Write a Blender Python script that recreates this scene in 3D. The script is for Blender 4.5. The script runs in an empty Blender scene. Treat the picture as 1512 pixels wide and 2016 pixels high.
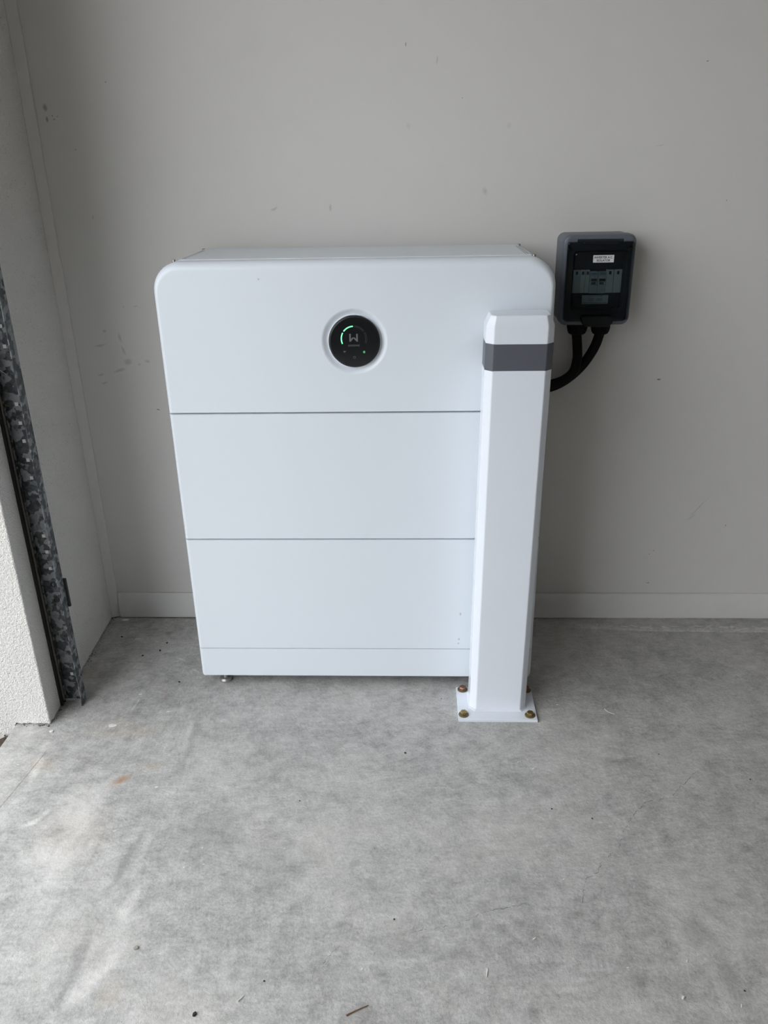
import bpy, bmesh, math, random
import numpy as np
from mathutils import Vector, Matrix, noise as mnoise
random.seed(7)
scene = bpy.context.scene
COL = scene.collection

# ------------------------------------------------------------------ camera
FPX, PIT, YAW, ROLL = 1576.58, 0.407735, -0.0409742, -0.0189641
CAM = Vector((0.520104, -1.9554, 1.16523))
_fw = Vector((math.sin(YAW)*math.cos(PIT), math.cos(YAW)*math.cos(PIT), -math.sin(PIT)))
_r0 = Vector((math.cos(YAW), -math.sin(YAW), 0)); _u0 = _r0.cross(_fw)
_rt = math.cos(ROLL)*_r0 + math.sin(ROLL)*_u0
_up = -math.sin(ROLL)*_r0 + math.cos(ROLL)*_u0
cd = bpy.data.cameras.new('camera'); cam = bpy.data.objects.new('camera', cd); COL.objects.link(cam)
cd.sensor_fit = 'VERTICAL'; cd.sensor_height = 36; cd.sensor_width = 27; cd.lens = FPX/2016*36
cd.clip_start = 0.02
m = Matrix((_rt, _up, -_fw)).transposed().to_4x4(); m.translation = CAM
cam.matrix_world = m
scene.camera = cam

def hit(u, v, axis, val):
    """photo pixel -> point where its line of sight meets a known plane"""
    d = _fw + _rt*((u-756)/FPX) - _up*((v-1008)/FPX)
    return CAM + d*((val-CAM[axis])/d[axis])
def onfloor(u, v, z=0.0): return hit(u, v, 2, z)
def onwall(u, v): return hit(u, v, 1, 0.0)

# ------------------------------------------------------------------ light: overcast sky through the open garage door
w = bpy.data.worlds.new('overcast_sky'); scene.world = w; w.use_nodes = True
bg = w.node_tree.nodes['Background']
bg.inputs[0].default_value = (0.96, 1.0, 1.045, 1); bg.inputs[1].default_value = 3.4
scene.view_settings.view_transform = 'Standard'; scene.view_settings.look = 'None'
scene.view_settings.exposure = 0.0; scene.view_settings.gamma = 1.0
scene.view_settings.use_curve_mapping = False
scene.cycles.max_bounces = 8; scene.cycles.diffuse_bounces = 4; scene.cycles.transparent_max_bounces = 12; scene.cycles.adaptive_threshold = 0.02

# ------------------------------------------------------------------ node helpers
class NT:
    def __init__(s, name):
        s.mat = bpy.data.materials.new(name); s.mat.use_nodes = True
        s.t = s.mat.node_tree; s.t.nodes.clear()
        s.out = s.t.nodes.new('ShaderNodeOutputMaterial')
        s.b = s.t.nodes.new('ShaderNodeBsdfPrincipled')
        s.t.links.new(s.b.outputs[0], s.out.inputs[0])
        s._obj = None
    def n(s, typ, **kw):
        nd = s.t.nodes.new(typ)
        for k, v in kw.items(): setattr(nd, k, v)
        return nd
    def put(s, sock, v):
        if hasattr(v, 'links') or isinstance(v, bpy.types.NodeSocket): s.t.links.new(v, sock)
        elif v is not None:
            if isinstance(v, (tuple, list)) and len(v) == 3 and sock.type == 'RGBA': v = (*v, 1)
            sock.default_value = v
    @property
    def obj(s):
        if s._obj is None: s._obj = s.n('ShaderNodeTexCoord').outputs['Object']
        return s._obj
    def noise(s, vec, scale, detail=4, rough=.55, dist=0.0, color=False):
        nd = s.n('ShaderNodeTexNoise'); s.put(nd.inputs['Vector'], vec)
        nd.inputs['Scale'].default_value = scale; nd.inputs['Detail'].default_value = detail
        nd.inputs['Roughness'].default_value = rough; nd.inputs['Distortion'].default_value = dist
        return nd.outputs['Color' if color else 'Fac']
    def voro(s, vec, scale, feature='F1', out='Distance', rnd=1.0):
        nd = s.n('ShaderNodeTexVoronoi', feature=feature); s.put(nd.inputs['Vector'], vec)
        nd.inputs['Scale'].default_value = scale; nd.inputs['Randomness'].default_value = rnd
        return nd.outputs[out]
    def mr(s, v, a, b, c=0.0, d=1.0, smooth=False):
        nd = s.n('ShaderNodeMapRange'); nd.interpolation_type = 'SMOOTHSTEP' if smooth else 'LINEAR'
        s.put(nd.inputs[0], v)
        for i, x in enumerate((a, b, c, d)): s.put(nd.inputs[i+1], x)
        return nd.outputs[0]
    def math(s, op, a, b=0.0, clamp=False):
        nd = s.n('ShaderNodeMath', operation=op); nd.use_clamp = clamp
        s.put(nd.inputs[0], a); s.put(nd.inputs[1], b); return nd.outputs[0]
    def mix(s, f, a, b, mode='MIX'):
        nd = s.n('ShaderNodeMix', data_type='RGBA', blend_type=mode)
        s.put(nd.inputs[0], f); s.put(nd.inputs[6], a); s.put(nd.inputs[7], b); return nd.outputs[2]
    def vadd(s, a, b):
        nd = s.n('ShaderNodeVectorMath', operation='ADD'); s.put(nd.inputs[0], a); s.put(nd.inputs[1], b); return nd.outputs[0]
    def vscale(s, a, f):
        nd = s.n('ShaderNodeVectorMath', operation='SCALE'); s.put(nd.inputs[0], a); nd.inputs['Scale'].default_value = f; return nd.outputs[0]
    def mapping(s, vec, loc=(0,0,0), rot=(0,0,0), scale=(1,1,1), typ='TEXTURE'):
        nd = s.n('ShaderNodeMapping', vector_type=typ); s.put(nd.inputs[0], vec)
        nd.inputs[1].default_value = loc; nd.inputs[2].default_value = rot; nd.inputs[3].default_value = scale
        return nd.outputs[0]
    def distort(s, vec, scale, amp):
        c = s.noise(vec, scale, 3, .6, color=True)
        return s.vadd(vec, s.vscale(s.vadd(c, (-.5, -.5, -.5)), amp*2))
    def spot(s, vec, loc, rot, scale, soft=.6):
        mp = s.mapping(vec, loc, rot, scale)
        nd = s.n('ShaderNodeVectorMath', operation='LENGTH'); s.put(nd.inputs[0], mp)
        return s.mr(nd.outputs['Value'], 1-soft, 1.0, 1.0, 0.0, smooth=True)
    def maxall(s, lst):
        r = lst[0]
        for x in lst[1:]: r = s.math('MAXIMUM', r, x)
        return r
    def bump(s, h, dist=.001, strength=1.0, prev=None):
        nd = s.n('ShaderNodeBump'); nd.inputs['Distance'].default_value = dist; nd.inputs['Strength'].default_value = strength
        s.put(nd.inputs['Height'], h)
        if prev is not None: s.put(nd.inputs['Normal'], prev)
        s.put(s.b.inputs['Normal'], nd.outputs[0]); return nd.outputs[0]
    def fin(s, color=None, rough=None, metal=None, spec=None):
        for nm, v in (('Base Color', color), ('Roughness', rough), ('Metallic', metal), ('Specular IOR Level', spec)):
            if v is not None: s.put(s.b.inputs[nm], v)
        return s.mat

def simple(name, color, rough=.5, metal=0.0, spec=.5, var=.06, scale=40, bump=0.0, bscale=300):
    """plain material with slight procedural colour variation and optional fine grain"""
    t = NT(name)
    f = t.noise(t.obj, scale, 3)
    a = tuple(max(0, c*(1-var)) for c in color); b = tuple(min(1, c*(1+var)) for c in color)
    if bump: t.bump(t.noise(t.obj, bscale, 2), bump, .5)
    return t.fin(t.mix(f, a, b), rough, metal, spec)

# back-wall mark: pixel centre, half sizes in px, angle (deg, image sense)
PXM = 0.00127     # metres per pixel on the back wall
def wall_spot(t, vec, u, v, ru, rv, ang=0, soft=.7):
    c = onwall(u, v)
    return t.spot(vec, (c.x, 0, c.z), (0, math.radians(ang), 0), (ru*PXM, 50, rv*PXM), soft)
# ------------------------------------------------------------------ materials
def mat_wall_back():
    t = NT('painted_plasterboard')
    v = t.distort(t.obj, 60, .004); v2 = t.distort(t.obj, 22, .010)
    base = t.mix(t.noise(t.obj, 2.2, 3), (.715, .693, .660), (.755, .733, .700))
    base = t.mix(t.mr(t.noise(t.obj, 9, 4), .52, .75, 0, .16), base, (.60, .59, .57))
    scuff = t.maxall([
        wall_spot(t, v, 197, 680, 14, 3.5, -14), wall_spot(t, v, 205, 652, 5, 4),
        wall_spot(t, v, 236, 665, 3.5, 11, -12), wall_spot(t, v, 243, 690, 3.5, 13, -14),
        wall_spot(t, v2, 252, 712, 11, 8), wall_spot(t, v, 236, 729, 16, 4, -14),
        wall_spot(t, v, 290, 711, 7, 3.5), wall_spot(t, v, 274, 718, 4, 3), wall_spot(t, v, 206, 754, 9, 2.5, -10),
        wall_spot(t, v, 199, 738, 9, 2.5, -10), wall_spot(t, v2, 954, 378, 6, 10, -25, 1.0), t.math('MULTIPLY', wall_spot(t, v2, 805, 248, 7, 8, 0, 1.0), .5),
        t.math('MULTIPLY', wall_spot(t, v2, 1002, 246, 7, 7, 0, 1.0), .5), wall_spot(t, v, 1300, 286, 10, 1.2, -4), wall_spot(t, v, 860, 118, 2, 9, 10),
        wall_spot(t, v, 540, 412, 9, 3, -30), wall_spot(t, v, 650, 408, 3, 9, 10), wall_spot(t, v, 900, 690, 6, 4),
        wall_spot(t, v, 1375, 1000, 40, 1.2, -52), wall_spot(t, v, 1362, 1018, 14, 1.6, -48), wall_spot(t, v, 183, 428, 2, 5, 15),
        wall_spot(t, v2, 265, 603, 7, 2), wall_spot(t, v, 243, 604, 2, 3)])
    col = t.mix(t.math('MULTIPLY', scuff, .30), base, (.22, .215, .205))
    brown = t.maxall([wall_spot(t, v, 89, 212, 6, 8), wall_spot(t, v, 93, 235, 3, 6), wall_spot(t, v, 103, 228, 2, 2),
                      wall_spot(t, v, 107, 235, 2.5, 2), wall_spot(t, v, 113, 228, 1.6, 1.6)])
    col = t.mix(t.math('MULTIPLY', brown, .6), col, (.20, .165, .13))
    dark = t.maxall([wall_spot(t, v, 799, 87, 1.3, 5), wall_spot(t, t.obj, 1297, 747, 5, 2.2), wall_spot(t, v, 311, 806, 5, 1.6, 15),
                     wall_spot(t, v, 1394, 120, 3, 1), wall_spot(t, v, 911, 193, 1.2, 1.2), wall_spot(t, v, 1278, 1090, 2, 1),
                     wall_spot(t, v, 1287, 1085, 2, 1), wall_spot(t, v, 1275, 1147, 5, .9), wall_spot(t, v, 1428, 1035, 1, 3),
                     wall_spot(t, v, 150, 295, 1.5, 1.5), wall_spot(t, v, 207, 161, 1.5, 1.5), wall_spot(t, v, 1430, 394, 1.2, 1.2)])
    col = t.mix(t.math('MULTIPLY', dark, .75), col, (.08, .075, .07))
    t.bump(t.noise(t.obj, 420, 3), .0004, .35)
    return t.fin(col, .62, 0, .35)

def mat_render(name, c1, c2, pit):
    t = NT(name)
    f = t.noise(t.obj, 330, 2, .6)
    g = t.noise(t.obj, 150, 2, .6)
    big = t.noise(t.obj, 7, 4)
    fleck = t.math('MULTIPLY', t.mr(t.voro(t.obj, 120), .16, .10), t.mr(t.noise(t.obj, 40, 1), .50, .56))
    base = t.mix(big, c1, c2)
    col = t.mix(t.math('MULTIPLY', fleck, pit), base, (.20, .185, .165))
    t.bump(t.math('ADD', f, g), .0036, 1.0)
    return t.fin(col, .85, 0, .2)

def mat_floor():
    t = NT('trowelled_concrete')
    o = t.obj
    vb = t.distort(o, 8, .03)
    n1 = t.noise(vb, 3.2, 5, .62); n2 = t.noise(vb, 19, 5, .66); n3 = t.noise(o, 190, 3, .7); n4 = t.noise(o, 48, 3, .7)
    sx = t.noise(t.mapping(vb, (0,0,0), (0,0,.12), (.035, .009, 1)), 1.0, 4, .6)      # trowel strokes along x
    f = t.math('ADD', t.math('MULTIPLY', n1, .20), t.math('MULTIPLY', n2, .25)); f = t.math('ADD', f, t.math('MULTIPLY', n4, .20))
    f = t.math('ADD', f, t.math('MULTIPLY', n3, .22)); f = t.math('ADD', f, t.math('MULTIPLY', sx, .13))
    base = t.mix(t.mr(f, .40, .60), (.29, .282, .268), (.62, .608, .582))
    # warm dusty tint in broad patches
    base = t.mix(t.mr(n1, .5, .72, 0, .35), base, (.57, .535, .495))
    at = t.n('ShaderNodeAttribute'); at.attribute_name = 'stains'
    sep = t.n('ShaderNodeSeparateColor'); t.put(sep.inputs[0], at.outputs['Color'])
    pale, dark, rust = sep.outputs[0], sep.outputs[1], sep.outputs[2]
    base = t.mix(t.math('MULTIPLY', pale, t.mr(n2, .35, .62, .15, .75)), base, (.75, .725, .69))
    base = t.mix(dark, base, (.17, .163, .155))
    base = t.mix(t.math('MULTIPLY', rust, t.mr(n2, .30, .62)), base, (.40, .21, .11))
    base = t.mix(t.math('MULTIPLY', at.outputs['Alpha'], .32), base, (.46, .33, .20))
    # pin holes
    pin = t.math('MULTIPLY', t.mr(t.voro(o, 70), .055, .035), t.mr(n2, .52, .54))
    base = t.mix(pin, base, (.08, .075, .07))
    t.bump(t.noise(o, 110, 3, .75), .0022, .6)
    return t.fin(base, t.mr(n1, .3, .7, .55, .75), 0, .3)

def mat_galv(name, lo, hi, metal=.75):
    t = NT(name)
    v = t.distort(t.obj, 70, .009)
    c = t.voro(v, 85, out='Color')
    sep = t.n('ShaderNodeSeparateColor'); t.put(sep.inputs[0], c)
    c2 = t.voro(t.distort(t.obj, 130, .006), 140, out='Color')
    sep2 = t.n('ShaderNodeSeparateColor'); t.put(sep2.inputs[0], c2)
    f = t.math('ADD', t.math('MULTIPLY', t.mr(sep.outputs[0], .45, .62), .75), t.math('MULTIPLY', sep2.outputs[1], .25))
    col = t.mix(f, lo, hi)
    col = t.mix(t.mr(t.noise(t.obj, 12, 4), .5, .75, 0, .3), col, (.10, .085, .07))
    t.bump(f, .0004, .3)
    return t.fin(col, t.mr(sep.outputs[1], 0, 1, .35, .6), metal, .5)

def mat_white(name, c, rough=.38, specks=()):
    t = NT(name)
    col = t.mix(t.noise(t.obj, 3, 2), tuple(x*.985 for x in c), c)
    if specks:
        v = t.distort(t.obj, 120, .002)
        f = t.maxall([t.spot(v, s[0], (0, 0, 0), s[1], .7) for s in specks])
        col = t.mix(t.math('MULTIPLY', f, .5), col, (.25, .24, .24))
    t.bump(t.noise(t.obj, 1500, 2), .00006, .25)
    return t.fin(col, rough, 0, .45)

def emit(name, c, s):
    t = NT(name); t.fin(c, .4)
    t.put(t.b.inputs['Emission Color'], c); t.b.inputs['Emission Strength'].default_value = s
    return t.mat

def mat_tint():
    t = NT('smoked_clear_plastic')
    tr = t.n('ShaderNodeBsdfTransparent'); t.put(tr.inputs[0], t.mix(t.noise(t.obj, 6, 1), (.42, .49, .51), (.46, .53, .55)))
    gl = t.n('ShaderNodeBsdfGlossy'); gl.inputs['Roughness'].default_value = .06
    fr = t.n('ShaderNodeFresnel'); fr.inputs[0].default_value = 1.45
    mx = t.n('ShaderNodeMixShader'); t.t.links.new(fr.outputs[0], mx.inputs[0])
    t.t.links.new(tr.outputs[0], mx.inputs[1]); t.t.links.new(gl.outputs[0], mx.inputs[2])
    t.t.links.new(mx.outputs[0], t.out.inputs[0])
    return t.mat

M = {}
M['wall'] = mat_wall_back()
M['wall_plain'] = simple('painted_wall', (.70, .67, .625), .65)
M['skirting'] = simple('painted_skirting', (.75, .735, .712), .5, bump=.0002, var=.05, scale=20)
M['render'] = mat_render('cement_render', (.78, .76, .715), (.84, .82, .775), .75)
M['core'] = simple('wall_core', (.32, .29, .26), .9, var=.3, bump=.002, bscale=120)
M['ceiling'] = simple('ceiling_paint', (.62, .605, .58), .8)
M['floor'] = mat_floor()
M['fissure'] = simple('crack_shade', (.13, .125, .12), .95)  # dark colour of the flat crack strips stands for the shade inside
M['cut'] = simple('saw_cut_dirt', (.20, .15, .125), .95)
M['soil'] = simple('dark_soil', (.085, .065, .05), .95, var=.6, scale=120, bump=.01, bscale=150)
M['gravel'] = simple('driveway_gravel', (.30, .285, .265), .95, var=.3, scale=60)
M['galv'] = mat_galv('galvanised_steel', (.040, .047, .050), (.30, .32, .33), .45)
M['galv_out'] = M['galv']
M['zinc'] = simple('pale_metal', (.72, .71, .69), .4, .3)  # pale tone; on the channel slots its brightness stands for daylight
M['dark_steel'] = simple('dark_steel', (.05, .05, .05), .5, .6)
M['rubber'] = simple('black_rubber', (.012, .012, .012), .8, bump=.0005)
M['brush'] = simple('door_seal_fibre', (.13, .115, .10), .9, var=.5, scale=200, bump=.001)
M['straw'] = simple('dry_straw', (.42, .30, .17), .7)
M['cab'] = mat_white('white_powder_coat', (.80, .852, .905), .38,
                     [((.215, -.334, .965), (.0025, .05, .0025)), ((.625, -.334, .137), (.003, .05, .004)), ((.624, -.334, .125), (.0025, .05, .003)),
                      ((.627, -.334, .205), (.003, .05, .006))])
M['seam'] = simple('frame_steel', (.30, .31, .32), .6)
M['vent'] = simple('vent_grey', (.25, .26, .28), .6)
M['post'] = mat_white('white_gloss_enamel', (.83, .865, .925), .22)
M['band'] = simple('grey_reflective_tape', (.106, .113, .132), .42, .1, .5, var=.04)
M['yzinc'] = simple('yellow_zinc', (.33, .24, .10), .32, .85, var=.35, scale=160)
M['yzinc2'] = simple('copper_zinc', (.32, .17, .12), .32, .85, var=.35, scale=160)
M['washer'] = simple('dull_washer', (.20, .16, .09), .5, .7, var=.3, scale=150)
M['foot'] = simple('stainless', (.42, .41, .40), .4, .8)
M['glass'] = simple('black_glass', (.012, .013, .014), .08, 0, .5)
M['bezel'] = simple('polished_bezel', (.75, .76, .78), .25, .6)
M['ring_black'] = simple('black_bezel', (.008, .008, .009), .45)
M['led'] = emit('green_led', (.20, .95, .42), .95)
M['led_white'] = emit('pale_led_core', (.35, .75, .48), .25)
M['led_red'] = emit('dim_red_led', (.30, .14, .16), .16)
M['led_green'] = emit('dim_green_led', (.03, .25, .08), .16)
M['ink'] = simple('grey_print', (.12, .135, .135), .5)
M['ink_dim'] = simple('dim_print', (.16, .16, .165), .5)
M['encl'] = simple('slate_plastic', (.125, .138, .165), .42, 0, .5, var=.05)
M['encl_base'] = M['encl']
M['encl_in'] = simple('charcoal_plastic', (.020, .030, .040), .5)
M['tint'] = mat_tint()
M['brk'] = simple('grey_breaker', (.62, .64, .64), .5)
M['brk_blue'] = simple('breaker_face_blue', (.36, .46, .52), .5)
M['blank'] = simple('blanking_plate', (.74, .76, .72), .5)
M['brk_dark'] = simple('toggle_dark', (.05, .055, .06), .5)
M['label'] = simple('white_label', (.88, .88, .89), .5)
M['label2'] = simple('pale_label', (.70, .72, .71), .5)
M['black_ink'] = simple('black_ink', (.02, .02, .02), .5)
M['latch'] = simple('black_latch', (.006, .007, .008), .55, 0, .25)
M['cable'] = simple('black_conduit', (.005, .005, .005), .75, 0, .15)
M['flake'] = simple('white_paint_flake', (.74, .73, .70), .7)
M['pebble'] = simple('grey_grit', (.34, .32, .29), .8, var=.3, scale=200)
M['dirtbit'] = simple('dark_grit', (.025, .022, .02), .8)
M['brownbit'] = simple('brown_fragment', (.12, .045, .03), .7)
M['twig'] = simple('brown_twig', (.20, .10, .05), .8)
M['mortar'] = simple('mortar_scrape', (.62, .60, .57), .85, var=.2, scale=80, bump=.001, bscale=200)

# ------------------------------------------------------------------ mesh helpers
def finish(bm, name, mat, parent=None, kind=None, smooth=None, bevel=None):
    bmesh.ops.recalc_face_normals(bm, faces=bm.faces)
    if smooth is not None:
        ang = math.radians(smooth)
        for f in bm.faces: f.smooth = True
        for e in bm.edges:
            if len(e.link_faces) == 2 and e.calc_face_angle(0) > ang: e.smooth = False
    me = bpy.data.meshes.new(name); bm.to_mesh(me); bm.free()
    o = link(name, me, mat, parent, kind)
    if bevel:
        b = o.modifiers.new('bevel', 'BEVEL'); b.width = bevel; b.segments = 2; b.limit_method = 'ANGLE'; b.angle_limit = math.radians(30)
        for p in me.polygons: p.use_smooth = True
        wn = o.modifiers.new('wn', 'WEIGHTED_NORMAL'); wn.keep_sharp = True
    elif smooth is not None:
        wn = o.modifiers.new('wn', 'WEIGHTED_NORMAL'); wn.keep_sharp = True
    return o
def root(name, loc, label, cat, group=None, rot=None):
    """Empty at a thing's base. Parts are written in world coordinates unless rot is given."""
    o = bpy.data.objects.new(name, None); COL.objects.link(o); o.location = loc; o.empty_display_size = .05
    o['label'] = label; o['category'] = cat
    if group: o['group'] = group
    ROOTS[o.name] = Vector(loc)
    return o
ROOTS = {}
def link(name, me, mat, parent=None, kind=None):
    o = bpy.data.objects.new(name, me); COL.objects.link(o)
    if mat is not None and not me.materials: me.materials.append(mat)
    if parent is not None:
        o.parent = parent
        if parent.name in ROOTS: o.location = -ROOTS[parent.name]
    if kind: o['kind'] = kind
    return o
def tag(o, label, cat, group=None):
    o['label'] = label; o['category'] = cat
    if group: o['group'] = group
    return o
def box(bm, x0, x1, y0, y1, z0, z1):
    vs = [bm.verts.new((x, y, z)) for z in (z0, z1) for y in (y0, y1) for x in (x0, x1)]
    for q in ((0, 1, 3, 2), (4, 6, 7, 5), (0, 4, 5, 1), (2, 3, 7, 6), (0, 2, 6, 4), (1, 5, 7, 3)): bm.faces.new([vs[i] for i in q])
    return vs
def boxo(name, x0, x1, y0, y1, z0, z1, mat, parent=None, kind=None, bevel=None):
    bm = bmesh.new(); box(bm, x0, x1, y0, y1, z0, z1)
    return finish(bm, name, mat, parent, kind, bevel=bevel)
def prism(bm, pts, axis, a, b):
    """polygon pts extruded along axis between a and b"""
    def P(p, t):
        return {0: (t, p[0], p[1]), 1: (p[0], t, p[1]), 2: (p[0], p[1], t)}[axis]
    A = [bm.verts.new(P(p, a)) for p in pts]; B = [bm.verts.new(P(p, b)) for p in pts]
    n = len(pts); bm.faces.new(A); bm.faces.new(B[::-1])
    for i in range(n): bm.faces.new((A[i], A[(i+1) % n], B[(i+1) % n], B[i]))
def outline(x0, x1, z0, z1, R, n=10):
    """closed loop, corners ordered bl, br, tr, tl; R = radii in that order"""
    pts = []
    for (cx, cz, sx, sz, r, a0) in ((x0, z0, 1, 1, R[0], 180), (x1, z0, -1, 1, R[1], 270), (x1, z1, -1, -1, R[2], 0), (x0, z1, 1, -1, R[3], 90)):
        r = max(r, .0003)
        for k in range(n+1):
            a = math.radians(a0 + 90*k/n)
            pts.append((cx+sx*r+r*math.cos(a), cz+sz*r+r*math.sin(a)))
    return pts
def shell(name, x0, x1, z0, z1, yf, yb, R, fil, fy, mat, parent, hole=None, seg=8, back=0.0):
    """solid whose front (towards -y) edges are rounded. R radii bl,br,tr,tl; fil inset left,right,bottom,top; fy depth of the rounding"""
    bm = bmesh.new(); loops = []
    for k in range(seg+1):
        th = math.pi/2*k/seg; g = 1-math.sin(th); y = yf+fy*(1-math.cos(th))
        L, Rr, B, T = (f*g for f in fil)
        mn = min(x for x in (L, Rr, T)) if max(R) > .02 else 0
        rr = [max(.0003, r-min(r*.9, max((L, Rr, Rr, L)[i], 0))) for i, r in enumerate(R)]
        loops.append([(x, y, z) for x, z in outline(x0+L, x1-Rr, z0+B, z1-T, rr)])
    loops.append([(x, yb, z) for x, z in outline(x0+back, x1-back, z0+back, z1-back, R)])
    V = [[bm.verts.new(p) for p in lp] for lp in loops]
    n = len(V[0])
    for a, b in zip(V[:-1], V[1:]):
        for i in range(n): bm.faces.new((a[i], a[(i+1) % n], b[(i+1) % n], b[i]))
    bm.faces.new(V[-1])
    if hole is None: bm.faces.new(V[0][::-1])
    else:
        hx, hz, prof = hole            # prof: list of (radius, depth)
        N = 72; C = []
        for r, d in prof:
            C.append([bm.verts.new((hx+r*math.cos(2*math.pi*i/N), yf+d, hz+r*math.sin(2*math.pi*i/N))) for i in range(N)])
        for a, b in zip(C[:-1], C[1:]):
            for i in range(N): bm.faces.new((a[i], a[(i+1) % N], b[(i+1) % N], b[i]))
        bm.faces.new(C[-1])
        ed = [bm.edges.get((V[0][i], V[0][(i+1) % n])) for i in range(n)] + [bm.edges.get((C[0][i], C[0][(i+1) % N])) for i in range(N)]
        bmesh.ops.triangle_fill(bm, use_beauty=True, edges=ed, normal=(0, -1, 0))
    bmesh.ops.remove_doubles(bm, verts=bm.verts, dist=1e-5)
    return finish(bm, name, mat, parent, smooth=40)
def lathe(bm, c, axis, prof, N=32):
    """prof list of (radius, t) along axis from c"""
    ax = Vector(axis).normalized(); a = ax.orthogonal().normalized(); b = ax.cross(a); c = Vector(c); V = []
    for r, t in prof:
        if r < 1e-6: V.append([bm.verts.new(c+ax*t)])
        else: V.append([bm.verts.new(c+ax*t+(a*math.cos(2*math.pi*i/N)+b*math.sin(2*math.pi*i/N))*r) for i in range(N)])
    for A, B in zip(V[:-1], V[1:]):
        for i in range(N):
            if len(A) == 1 and len(B) == 1: continue
            if len(A) == 1: bm.faces.new((A[0], B[i], B[(i+1) % N]))
            elif len(B) == 1: bm.faces.new((A[i], A[(i+1) % N], B[0]))
            else: bm.faces.new((A[i], A[(i+1) % N], B[(i+1) % N], B[i]))
    for E in (V[0], V[-1]):
        if len(E) > 1: bm.faces.new(E)
def tube(bm, pts, rad, N=16, caps=True):
    pts = [Vector(p) for p in pts]; V = []; up = Vector((0, 1, 0))
    for i, p in enumerate(pts):
        t = (pts[min(i+1, len(pts)-1)]-pts[max(i-1, 0)]).normalized()
        a = up.cross(t)
        if a.length < 1e-3: a = Vector((1, 0, 0)).cross(t)
        a.normalize(); b = t.cross(a); r = rad[i] if isinstance(rad, (list, tuple)) else rad
        V.append([bm.verts.new(p+(a*math.cos(2*math.pi*k/N)+b*math.sin(2*math.pi*k/N))*r) for k in range(N)])
    for A, B in zip(V[:-1], V[1:]):
        for k in range(N): bm.faces.new((A[k], A[(k+1) % N], B[(k+1) % N], B[k]))
    if caps: bm.faces.new(V[0]); bm.faces.new(V[-1])
def spline(P, n=12):
    P = [Vector(p) for p in P]; P = [2*P[0]-P[1]]+P+[2*P[-1]-P[-2]]; out = []
    for i in range(1, len(P)-2):
        for k in range(n):
            t = k/n; a, b, c, d = P[i-1:i+3]
            out.append(.5*((2*b)+(c-a)*t+(2*a-5*b+4*c-d)*t*t+(3*b-a-3*c+d)*t**3))
    return out+[P[-2]]
def text(name, s, size, center, mat, parent, depth=.0003, sx=1.0, space=1.0, bold=0.0):
    """flat lettering facing -y, centred on a point"""
    cu = bpy.data.curves.new(name, 'FONT'); cu.body = s; cu.size = size; cu.align_x = 'CENTER'; cu.align_y = 'CENTER'
    cu.extrude = depth/2; cu.space_character = space; cu.offset = bold; cu.resolution_u = 3
    tmp = bpy.data.objects.new('tmp', cu); COL.objects.link(tmp)
    dg = bpy.context.evaluated_depsgraph_get(); dg.update()
    me = bpy.data.meshes.new_from_object(tmp.evaluated_get(dg)); bpy.data.objects.remove(tmp); bpy.data.curves.remove(cu)
    c = Vector(center)
    xs = [v.co.x for v in me.vertices]; ys = [v.co.y for v in me.vertices]
    mx, my = (min(xs)+max(xs))/2, (min(ys)+max(ys))/2
    for v in me.vertices:
        x, y, z = v.co; v.co = (c.x+(x-mx)*sx, c.y-z, c.z+(y-my))
    me.name = name; me.materials.clear()
    return link(name, me, mat, parent)
def arc_band(bm, c, r, wd, a0, a1, y, th, n=24):
    """flat ring segment in the xz plane facing -y, angles in degrees, 90 = up"""
    V = []
    for k in range(n+1):
        a = math.radians(a0+(a1-a0)*k/n); ca, sa = math.cos(a), math.sin(a)
        V.append([bm.verts.new((c[0]+q*ca, yy, c[1]+q*sa)) for q, yy in ((r-wd/2, y), (r+wd/2, y), (r+wd/2, y+th), (r-wd/2, y+th))])
    for A, B in zip(V[:-1], V[1:]):
        for i in range(4): bm.faces.new((A[i], A[(i+1) % 4], B[(i+1) % 4], B[i]))
    bm.faces.new(V[0]); bm.faces.new(V[-1])

# ------------------------------------------------------------------ the room
XL0, XL1, YP = -0.338, -0.316, -0.487          # left wall inner face at the back corner / at the door edge, and the door edge
RX, RY, CZ = 6.5, -6.2, 2.7
DOORY, DOORZ = -3.7, 2.35
bm = bmesh.new(); box(bm, -.55, RX+.15, 0, .15, -.1, CZ)
finish(bm, 'wall_back', M['wall'], kind='structure')
boxo('wall_right', RX, RX+.15, RY, 0, -.1, CZ, M['wall_plain'], kind='structure')
boxo('wall_front', -.55, RX+.15, RY-.15, RY, -.1, CZ, M['wall_plain'], kind='structure')
boxo('ceiling', -.6, RX+.15, RY-.15, .15, CZ, CZ+.12, M['ceiling'], kind='structure')
# left wall: core, with a render coat proud of it
def xl(y): return XL0+(XL1-XL0)*(y/YP)
bm = bmesh.new()
prism(bm, [(xl(0)-.006, 0), (xl(YP)-.006, YP+.006), (-.594, YP+.006), (-.594, 0)], 2, -.12, CZ)      # pier core
box(bm, -.594, -.322, RY, DOORY-.006, -.12, CZ)
box(bm, -.594, -.322, DOORY, YP, DOORZ+.006, CZ)
wl = finish(bm, 'wall_left', M['core'], kind='structure')
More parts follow.
